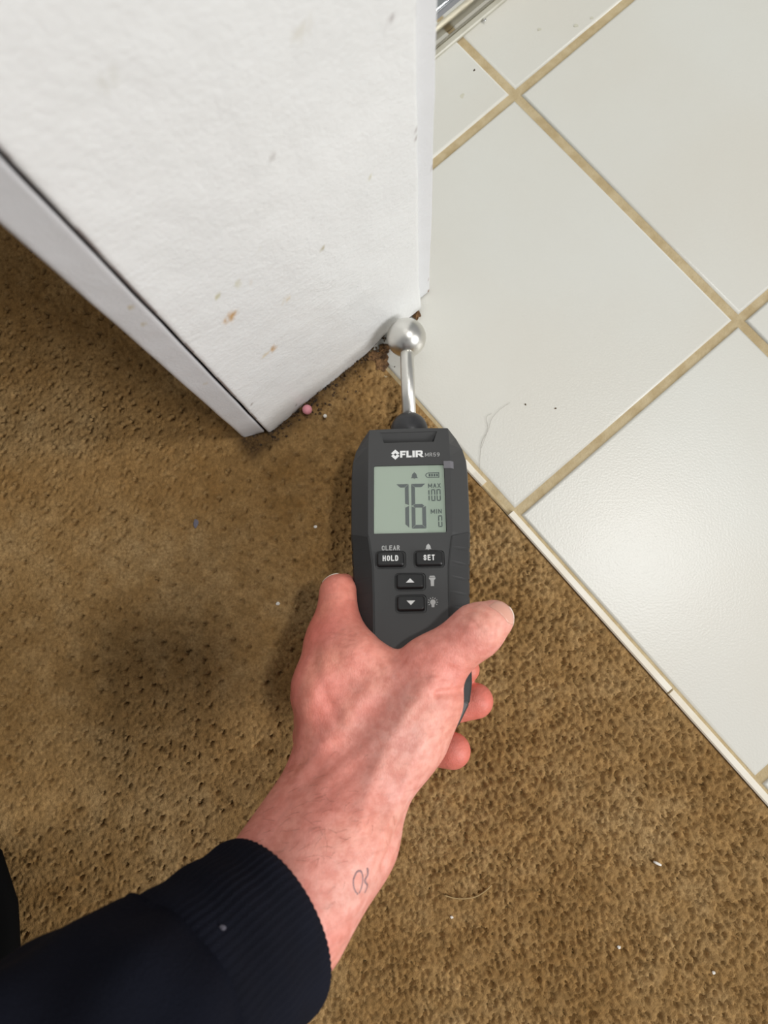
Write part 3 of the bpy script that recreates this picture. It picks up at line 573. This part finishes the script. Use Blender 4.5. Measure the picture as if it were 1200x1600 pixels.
def skin_sd(p):
    d = base_sd(p)
    for P, r, hgt in RELIEF:
        m = ((p > P.min(0)-2.6*r) & (p < P.max(0)+2.6*r)).all(-1)
        if not m.any(): continue
        q = p[m]; dist = np.full(len(q), 1e9)
        for a, b in zip(P[:-1], P[1:]): dist = np.minimum(dist, cap(q, a, b, 0., 0.))
        d[m] -= hgt*np.exp(-(dist/r)**2)
    return np.maximum(np.maximum(d, -meter_sd(p)), arm_end(p))
lo = np.array([-128., -188., 14.]); hi = np.array([58., 22., 186.]); hs = .75
n3 = ((hi-lo)/hs).astype(int); n3 = (n3//4+1)*4; nc = n3//4+1
gc = np.stack(np.meshgrid(*[lo[k]+4*hs*np.arange(nc[k]) for k in range(3)], indexing='ij'), -1)
dc = np.maximum(base_sd(gc.reshape(-1, 3)).reshape(nc), np.maximum(-meter_sd(gc.reshape(-1, 3)), arm_end(gc.reshape(-1, 3))).reshape(nc))
Dn = np.repeat(np.repeat(np.repeat(dc, 4, 0), 4, 1), 4, 2)[:n3[0]+1, :n3[1]+1, :n3[2]+1].astype(np.float32)
near = np.zeros(nc, bool); nr_ = np.abs(dc) < 7.0
near |= nr_
nf = np.repeat(np.repeat(np.repeat(near, 4, 0), 4, 1), 4, 2)[:n3[0]+1, :n3[1]+1, :n3[2]+1]
ijk = np.argwhere(nf)
for k in range(0, len(ijk), 200000): q = ijk[k:k+200000]; Dn[q[:, 0], q[:, 1], q[:, 2]] = skin_sd(lo+hs*q)
def surface_nets(D):
    ins = D < 0; sh = D.shape; c = np.zeros([s-1 for s in sh], np.uint8)
    offs = [(a, b, e) for a in (0, 1) for b in (0, 1) for e in (0, 1)]
    sub = lambda A, o: A[o[0]:sh[0]-1+o[0], o[1]:sh[1]-1+o[1], o[2]:sh[2]-1+o[2]]
    for o in offs: c += sub(ins, o)
    act = np.argwhere((c > 0) & (c < 8)); vid = -np.ones(c.shape, np.int64); vid[tuple(act.T)] = np.arange(len(act))
    acc = np.zeros((len(act), 3)); cnt = np.zeros(len(act))
    val = {o: D[act[:, 0]+o[0], act[:, 1]+o[1], act[:, 2]+o[2]].astype(float) for o in offs}
    for o in offs:
        for ax in range(3):
            if o[ax] == 0:
                o2_ = tuple(1 if k == ax else o[k] for k in range(3)); a, b = val[o], val[o2_]; x = (a < 0) != (b < 0)
                t_ = np.where(x, a/np.where(x, a-b, 1), 0); pt = np.tile(np.array(o, float), (len(act), 1)); pt[:, ax] += t_
                acc[x] += pt[x]; cnt[x] += 1
    V = act+acc/cnt[:, None]; Fs = []
    for ax in range(3):
        b_, c_ = [k for k in range(3) if k != ax]; lo_ = [slice(1, None)]*3; lo_[ax] = slice(0, -1)
        sl0 = [slice(1, -1)]*3; sl0[ax] = slice(0, -1); sl1 = [slice(1, -1)]*3; sl1[ax] = slice(1, None)
        A, B = ins[tuple(sl0)], ins[tuple(sl1)]; e = np.argwhere(A != B); e0 = e.copy(); e0[:, b_] += 1; e0[:, c_] += 1
        def cell(db, dc_): q = e0.copy(); q[:, b_] -= db; q[:, c_] -= dc_; return vid[q[:, 0], q[:, 1], q[:, 2]]
        quad = np.stack([cell(1, 1), cell(0, 1), cell(0, 0), cell(1, 0)], 1); flip = A[tuple(e.T)]
        if ax == 1: flip = ~flip
        quad[~flip] = quad[~flip][:, ::-1]; Fs.append(quad)
    Fq = np.concatenate(Fs); return V, Fq[(Fq >= 0).all(1)]
Vh, Fh = surface_nets(Dn); Vh = lo+hs*Vh
# drop stray islands, keep the skin itself
par = np.arange(len(Vh))
for _ in range(200):
    m_ = par[Fh].min(1); new = par.copy(); np.minimum.at(new, Fh.ravel(), np.repeat(m_, 4)); new = new[new]
    if (new == par).all(): break
    par = new
main = np.bincount(par).argmax(); keep = par == main; rem = -np.ones(len(Vh), int); rem[keep] = np.arange(keep.sum()); Fh = rem[Fh[keep[Fh[:, 0]]]]; Vh = Vh[keep]
def skin_material():
    m = mat('skin', lin(216, 150, 132), 0.5, attr='skin', bump=[(1100, .38, .30, 3), (420, .40, .40, 4), (160, .25, .6, 3)], vary=(260, lin(206, 112, 94), .42), sss=(.12, (1.0, .35, .2), 2.5)); return m
M['skin'] = skin_material()
def skin_lines(m):
    nt = m.node_tree; N, L = nt.nodes, nt.links; p = N['Principled BSDF']; old = p.inputs['Normal'].links[0].from_socket
    tc = N.new('ShaderNodeTexCoord'); mp = N.new('ShaderNodeMapping'); mp.inputs['Rotation'].default_value = (0, 0, math.radians(55)); mp.inputs['Scale'].default_value = (1, .45, 1)
    vo = N.new('ShaderNodeTexVoronoi'); vo.feature = 'DISTANCE_TO_EDGE'; vo.inputs['Scale'].default_value = 900
    L.new(tc.outputs['Object'], mp.inputs['Vector']); L.new(mp.outputs[0], vo.inputs['Vector'])
    mr = N.new('ShaderNodeMapRange'); mr.inputs[2].default_value = .22; L.new(vo.outputs['Distance'], mr.inputs[0])
    bp = N.new('ShaderNodeBump'); bp.inputs['Strength'].default_value = .2; bp.inputs['Distance'].default_value = .2*MM
    L.new(mr.outputs[0], bp.inputs['Height']); L.new(old, bp.inputs['Normal']); L.new(bp.outputs[0], p.inputs['Normal'])
skin_lines(M['skin'])
person = obj('person', Vh, Fh, M['skin'], smooth=True, origin=(at(545, 1240, 0)[0], at(545, 1240, 0)[1], 20))
tag(person, 'left hand and forearm in dark navy sleeve gripping the moisture meter', 'person')
sm = person.modifiers.new('smooth', 'SMOOTH'); sm.factor = .5; sm.iterations = 1
def near_w(pix, r): P = np.array([at(*q) for q in pix]); return np.exp(-(np.min(np.linalg.norm(Vh[:, None]-P[None], axis=2), 1)/r)**2)
red = np.clip(.9*near_w([(520, 930, 55), (500, 985, 70), (470, 1080, 75), (470, 1150, 60)], 26)+.5*near_w([(690, 1065, 92), (755, 985, 92)], 18)+.9*near_w([(745, 1045, 42), (755, 1097, 42), (715, 1175, 42)], 18), 0, 1)
pale = np.clip(near_w([(640, 1150, 98), (620, 1250, 100), (560, 1400, 130), (790, 955, 92)], 24), 0, 1)
n1 = vnoise(Vh[:, 0]/11+Vh[:, 2]/13, Vh[:, 1]/11, 41); n2 = vnoise(Vh[:, 0]/4+Vh[:, 2]/5, Vh[:, 1]/4, 42); n3_ = vnoise(Vh[:, 0]/1.5+Vh[:, 2]/2, Vh[:, 1]/1.5, 43)
b0, b1, b2, b3 = [np.array(lin(*c)[:3]) for c in ((244, 160, 144), (224, 116, 100), (245, 186, 172), (243, 172, 140))]
cs_ = b0+red[:, None]*(b1-b0); cs_ = cs_+(pale*.8)[:, None]*(b2-cs_); cs_ = cs_+np.clip((n1-.45)*1.1, 0, 1)[:, None]*(b3-cs_)*.6+np.clip((.5-n1)*1.2, 0, 1)[:, None]*(b1-cs_)*.6
cs_ *= (1-.10*np.clip(n2-.55, 0, 1)/.45-.12*np.clip(n3_-.72, 0, 1)/.28)[:, None]
color_attr(person.data, 'skin', np.clip(cs_, 0, 1))
bvh = BVHTree.FromPolygons([tuple(v) for v in Vh], [tuple(int(i) for i in f) for f in Fh])
def skin_patch(name, rows, off, m, thick=.5, label=None):
    """rows of (u,v,z) guides pressed onto the skin: nails"""
    V0, V1 = [], []
    nr, ncol = len(rows), len(rows[0])
    for r_ in rows:
        for q in r_:
            pt, nrm, _, _ = bvh.find_nearest(Vector(q)); pt, nrm = np.array(pt), np.array(nrm); V0.append(pt-nrm*thick); V1.append(pt+nrm*off)
    V = V0+V1; n = nr*ncol; Fc = []
    for i in range(nr-1):
        for j in range(ncol-1):
            a = i*ncol+j; Fc += [(a, a+1, a+ncol+1, a+ncol), (n+a, n+a+ncol, n+a+ncol+1, n+a+1)]
    rim = [j for j in range(ncol)]+[i*ncol+ncol-1 for i in range(1, nr)]+[(nr-1)*ncol+j for j in range(ncol-2, -1, -1)]+[i*ncol for i in range(nr-2, 0, -1)]
    Fc += [(rim[k], n+rim[k], n+rim[(k+1) % len(rim)], rim[(k+1) % len(rim)]) for k in range(len(rim))]
    Fc = [f if k >= 2*(nr-1)*(ncol-1) else f for k, f in enumerate(Fc)]
    o = child_world(name, V, Fc, m, person, True); sb = o.modifiers.new('sub', 'SUBSURF'); sb.levels = sb.render_levels = 1
    if label: o['label'] = label
    return o
def rows_between(p0, p1, nr, ncol):
    a, b = curve_pts([at(*q) for q in p0], ncol), curve_pts([at(*q) for q in p1], ncol); return [[a[j]+(b[j]-a[j])*t_ for j in range(ncol)] for t_ in np.linspace(0, 1, nr)]
skin_patch('thumb_nail', rows_between([(762, 944, 97), (780, 954, 100), (793, 974, 97)], [(779, 937, 92), (799, 951, 93), (800, 978, 91)], 5, 7), .45, M['nail'], label='pale thumb nail')
skin_patch('nail_edge', rows_between([(795, 946, 92), (802, 958, 91), (803, 968, 90), (799, 979, 90)], [(798, 945, 88), (806, 958, 87), (806, 969, 86), (801, 981, 87)], 3, 7), .5, M['nailtip'])
skin_patch('index_nail', rows_between([(506, 914, 66), (513, 904, 66), (530, 900, 66)], [(502, 909, 60), (509, 898, 60), (529, 893, 60)], 3, 6), .7, M['nailtip'], label='thin white nail edge')
# faded tattoo on the inner wrist
def ribbon(pix, r):
    P = []
    for u, v in curve_pts([(a, b) for a, b in pix], 18):
        d_ = ray(u, v); d_ /= np.linalg.norm(d_); hit = bvh.ray_cast(Vector((0, 0, HCAM)), Vector(d_))
        if hit[0] is not None: P.append(np.array(hit[0])-np.array(hit[1])*(r*.82))
    return tube(P, r, 8)
for pix in ([(553, 1373), (557, 1363), (564, 1361), (567, 1372), (565, 1386), (560, 1397), (554, 1390), (552, 1379), (553, 1372)], [(574, 1356), (575, 1366), (570, 1376), (574, 1384), (570, 1395)]):
    V, Fc = ribbon(pix, .8); child_world('tattoo_mark', V, Fc, M['ink'], person, True)
# fine dark hairs on the back of the wrist
hv = []
for k in range(80):
    u, v = rng.normal(500, 45), rng.normal(1310, 60)
    d_ = ray(u, v); d_ /= np.linalg.norm(d_); hit = bvh.ray_cast(Vector((0, 0, HCAM)), Vector(d_))
    if hit[0] is None or v > 1420: continue
    p_, n_ = np.array(hit[0]), np.array(hit[1]); a_ = math.radians(rng.normal(-150, 30)); tdir = np.array([math.cos(a_), math.sin(a_), 0]); tdir -= n_*(tdir@n_); tdir /= np.linalg.norm(tdir); Lh = rng.uniform(3, 6.5); sd_ = np.cross(n_, tdir)*rng.normal(0, .5)
    hv.append(tube([p_-n_*.1, p_+tdir*Lh*.4+n_*.45, p_+tdir*Lh*.8+n_*.5+sd_, p_+tdir*Lh+n_*.25+sd_*1.8], [.04, .036, .03, .012], 4))
V, Fc = merge(*hv); ah = child_world('arm_hair', V, Fc, M['armhair'], person); ah['kind'] = 'stuff'
# sleeve: ribbed cuff and the puffed sleeve above it
SA = [np.array([-59.5, -127.8, 128.4])+q*np.array([-.538, -.2585, .802]) for q in (0, 60, 120, 180)]
def sleeve_rings(ts, radf, nphi=220):
    ctr = curve_pts(SA, 200); seglen = np.r_[0, np.cumsum(np.linalg.norm(np.diff(ctr, axis=0), axis=1))]; out = []
    for q in ts:
        c = np.array([np.interp(q, seglen, ctr[:, k]) for k in range(3)]); c2_ = np.array([np.interp(q+4, seglen, ctr[:, k]) for k in range(3)]); c1_ = np.array([np.interp(max(q-4, 0), seglen, ctr[:, k]) for k in range(3)])
        if q < 0: c = ctr[0]+(ctr[1]-ctr[0])/np.linalg.norm(ctr[1]-ctr[0])*q
        t_ = c2_-c1_; t_ /= np.linalg.norm(t_); s_ = np.cross(t_, [0, 0, 1.0]); s_ /= np.linalg.norm(s_); n_ = np.cross(s_, t_)
        ph = np.linspace(0, 2*np.pi, nphi, endpoint=False); rx, ry = radf(q, ph)
        out.append(c+(rx*np.cos(ph))[:, None]*s_+(ry*np.sin(ph))[:, None]*n_)
    return out
def cuff_r(q, ph):
    base = 1+.012*math.sin(q*.35); rib = 1+.011*np.cos(74*ph+.6*np.sin(q/9)); e = 1-.035*math.exp(-max(q, 0)/2.0); sag = 1+.012*np.sin(3*ph+q/30)*min(1, q/20)
    return 34.9*base*rib*e*sag*(1+q/900), 30.0*base*rib*e*sag*(1+q/900)
def sleeve_r(q, ph):
    k = (q-46)/30; puff = 38+7*(1-math.exp(-max(k, 0)*1.6))+max(q-46, 0)*.05; fold = 1+.03*np.sin(4*ph+q/17)+.02*np.sin(9*ph-q/11)+.012*np.sin(q/5+2*ph)
    return puff*fold, puff*.93*fold
def shell_tube(ts, radf, m, name, wall):
    o_ = sleeve_rings(ts, radf); i_ = sleeve_rings(ts, lambda q, ph: tuple(r-wall for r in radf(q, ph))); V, Fc = loft(o_+i_[::-1]+[o_[0]], False, False)
    return child_world(name, V, Fc, m, person, True)
sleeve = shell_tube(np.r_[44.5, 45.2, np.arange(46, 150, 2.2)], sleeve_r, M['fleece'], 'sleeve', 2.2); sleeve['label'] = 'dark navy fleece sleeve'
cuff = shell_tube(np.r_[0, .5, 1.2, np.arange(2, 52, 1.6)], cuff_r, M['knit'], 'ribbed_cuff', 2.0); cuff['label'] = 'ribbed navy knit cuff'
cb = BVHTree.FromPolygons([tuple((v.co+person.location)/MM) for v in cuff.data.vertices], [tuple(f.vertices) for f in cuff.data.polygons])
d_ = ray(347, 1450); d_ /= np.linalg.norm(d_); hit = cb.ray_cast(Vector((0, 0, HCAM)), Vector(d_))
if hit[0] is not None: V, Fc = lump(np.array(hit[0]), (1.3, .9, .8), 10, 12); V = np.asarray(V); ob = obj('lint_fleck', V-np.array(person.location)/MM, Fc, M['lint'], cuff)
# ------------------------------------------------------------------ shoe at the left edge
sc_ = at(22, 1445, 22)
def shoe_rings(prof, yaw, org):
    out = []
    for y, hw, z0, z1, n in prof:
        a = np.linspace(0, 2*np.pi, 28, endpoint=False); cx_, cz = np.sign(np.cos(a))*np.abs(np.cos(a))**.75, np.sign(np.sin(a))*np.abs(np.sin(a))**.75
        p = np.stack([hw*cx_, np.full(28, y), (z0+z1)/2+(z1-z0)/2*cz], 1); c, s = math.cos(yaw), math.sin(yaw)
        out.append(np.stack([org[0]+p[:, 0]*c-p[:, 1]*s, org[1]+p[:, 0]*s+p[:, 1]*c, p[:, 2]], 1))
    return out
org = np.array([sc_[0]-51, sc_[1]-26, 0]); yaw = math.radians(3)
shoe = empty('shoe', (org[0], org[1]-60, 2)); tag(shoe, 'black fabric shoe standing on the carpet at the left edge', 'shoe')
V, Fc = loft(shoe_rings([(76, 6, 3, 20, 0), (72, 22, 2.5, 21, 0), (58, 38, 2, 22, 0), (30, 48, 2, 22, 0), (0, 50, 2, 22, 0), (-50, 45, 2, 23, 0), (-110, 37, 2, 24, 0), (-160, 37, 2, 25, 0), (-190, 33, 2, 26, 0), (-204, 20, 2, 27, 0)], yaw, org)); child_world('sole', V, Fc, M['sole'], shoe, True)
V, Fc = loft(shoe_rings([(72, 6, 20, 26, 0), (68, 20, 17, 38, 0), (55, 35, 17, 48, 0), (30, 45, 17, 54, 0), (0, 47.5, 17, 62, 0), (-40, 44, 17, 80, 0), (-80, 38, 17, 98, 0), (-130, 36, 17, 106, 0), (-170, 35, 17, 108, 0), (-195, 28, 18, 108, 0), (-200, 20, 20, 106, 0)], yaw, org)); child_world('upper', V, Fc, M['shoe'], shoe, True)
for k in range(4):
    y = -8-14*k; V, Fc = tube(curve_pts([org+np.array([s*20, y, 70+7*k-abs(s)*13+6*(k > 1)]) for s in (-1, -.4, .4, 1)], 10), 2.2, 8); child_world('lace', V, Fc, M['sole'], shoe, True)
# ------------------------------------------------------------------ the phone that takes the picture, just above the lens point
cz = np.array([0, 0, HCAM]); fx, fy, fz = X, -Y, -Z
ph_m = empty('smartphone', cz+fz*12, [[fx[k], fy[k], fz[k]] for k in range(3)]); tag(ph_m, 'dark smartphone held level above the meter, beyond the picture', 'smartphone')
V, Fc = prism(rrect(19, -54, 36, 73.5, 11), 3, 11); bevel(obj('phone_body', V, Fc, M['phone'], ph_m), 1.2, 2, 40)
V, Fc = prism(rrect(2, 0, 17, 17, 8), 1, 3); obj('camera_plate', V, Fc, M['phone'], ph_m)
# ------------------------------------------------------------------ small things lying about
def ball_vf(c, r, n=18): return lump(np.asarray(c), (r, r, r), n, 3, 1.0)
def smooth_ball(c, r, n=20):
    V, Fc = [], []; lat = 12
    for i in range(lat+1):
        for j in range(n): th, ph = math.pi*i/lat, 2*math.pi*j/n; V.append(np.asarray(c)+r*np.array([max(math.sin(th), .01)*math.cos(ph), max(math.sin(th), .01)*math.sin(ph), math.cos(th)]))
    return V, [(i*n+j, (i+1)*n+j, (i+1)*n+(j+1) % n, i*n+(j+1) % n) for i in range(lat) for j in range(n)]
V, Fc = smooth_ball(at(480, 640, 4.6), 3.0); tag(obj('bead', V, Fc, M['pink'], smooth=True), 'small pink foam bead lying against the jamb foot', 'bead')
V, Fc = smooth_ball(at(508, 650, 2.6), 1.2, 12); tag(obj('bead', V, Fc, M['whitebit'], smooth=True), 'tiny white bead on the carpet beside the pink bead', 'bead')
for u, v, r, lab in ((706, 1433, .75, 'tiny pale crumb on carpet below the curled thread'), (967, 1480, .85, 'tiny white crumb on carpet below the white sliver'), (1115, 1520, .8, 'tiny white crumb on carpet near the lower right corner'), (493, 823, .8, 'tiny pale crumb on carpet left of the meter screen'), (434, 943, 1.0, 'pale crumb on carpet left of the index finger')):
    V, Fc = lump(at(u, v, 2.0), (r*1.2, r, r), 10, int(u)); tag(obj('crumb', V, Fc, M['whitebit']), lab, 'crumb', 'crumbs on the carpet')
a, b = at(1021, 1346, 2.4), at(1033, 1352, 2.4); V, Fc = tube([a, a*.7+b*.3+[0, 0, .2], a*.3+b*.7+[0, 0, .2], b], [.5, .75, .75, .5], 8); tag(obj('sliver', V, Fc, M['whitebit'], smooth=True), 'short white plastic sliver lying on the carpet', 'sliver')
V, Fc = lump(at(306, 818, 2.4), (1.5, 2.6, .9), 12, 9); tag(obj('lint', V, Fc, M['lint']), 'small grey lint tuft on the carpet left of the meter', 'lint')
V, Fc = tube([at(u, v, 2.5) for u, v in curve_pts([(694, 1399), (715, 1404), (740, 1402), (757, 1393), (768, 1383)], 24)], .38, 6); tag(obj('thread', V, Fc, M['tan'], smooth=True), 'tan curled thread on the carpet right of the wrist', 'thread')
for pts, lab in (([(749, 738), (750, 715), (753, 690), (763, 672), (768, 655), (781, 640), (797, 629)], 'long dark hair on the tile beside the meter'), ([(752, 700), (758, 684), (762, 668), (760, 652), (768, 646)], 'short dark hair crossing the long hair on the tile')):
    V, Fc = tube([at(u, v, .35) for u, v in curve_pts(pts, 40)], .07, 5); tag(obj('hair_strand', V, Fc, M['hair']), lab, 'hair', 'hairs on the tile')
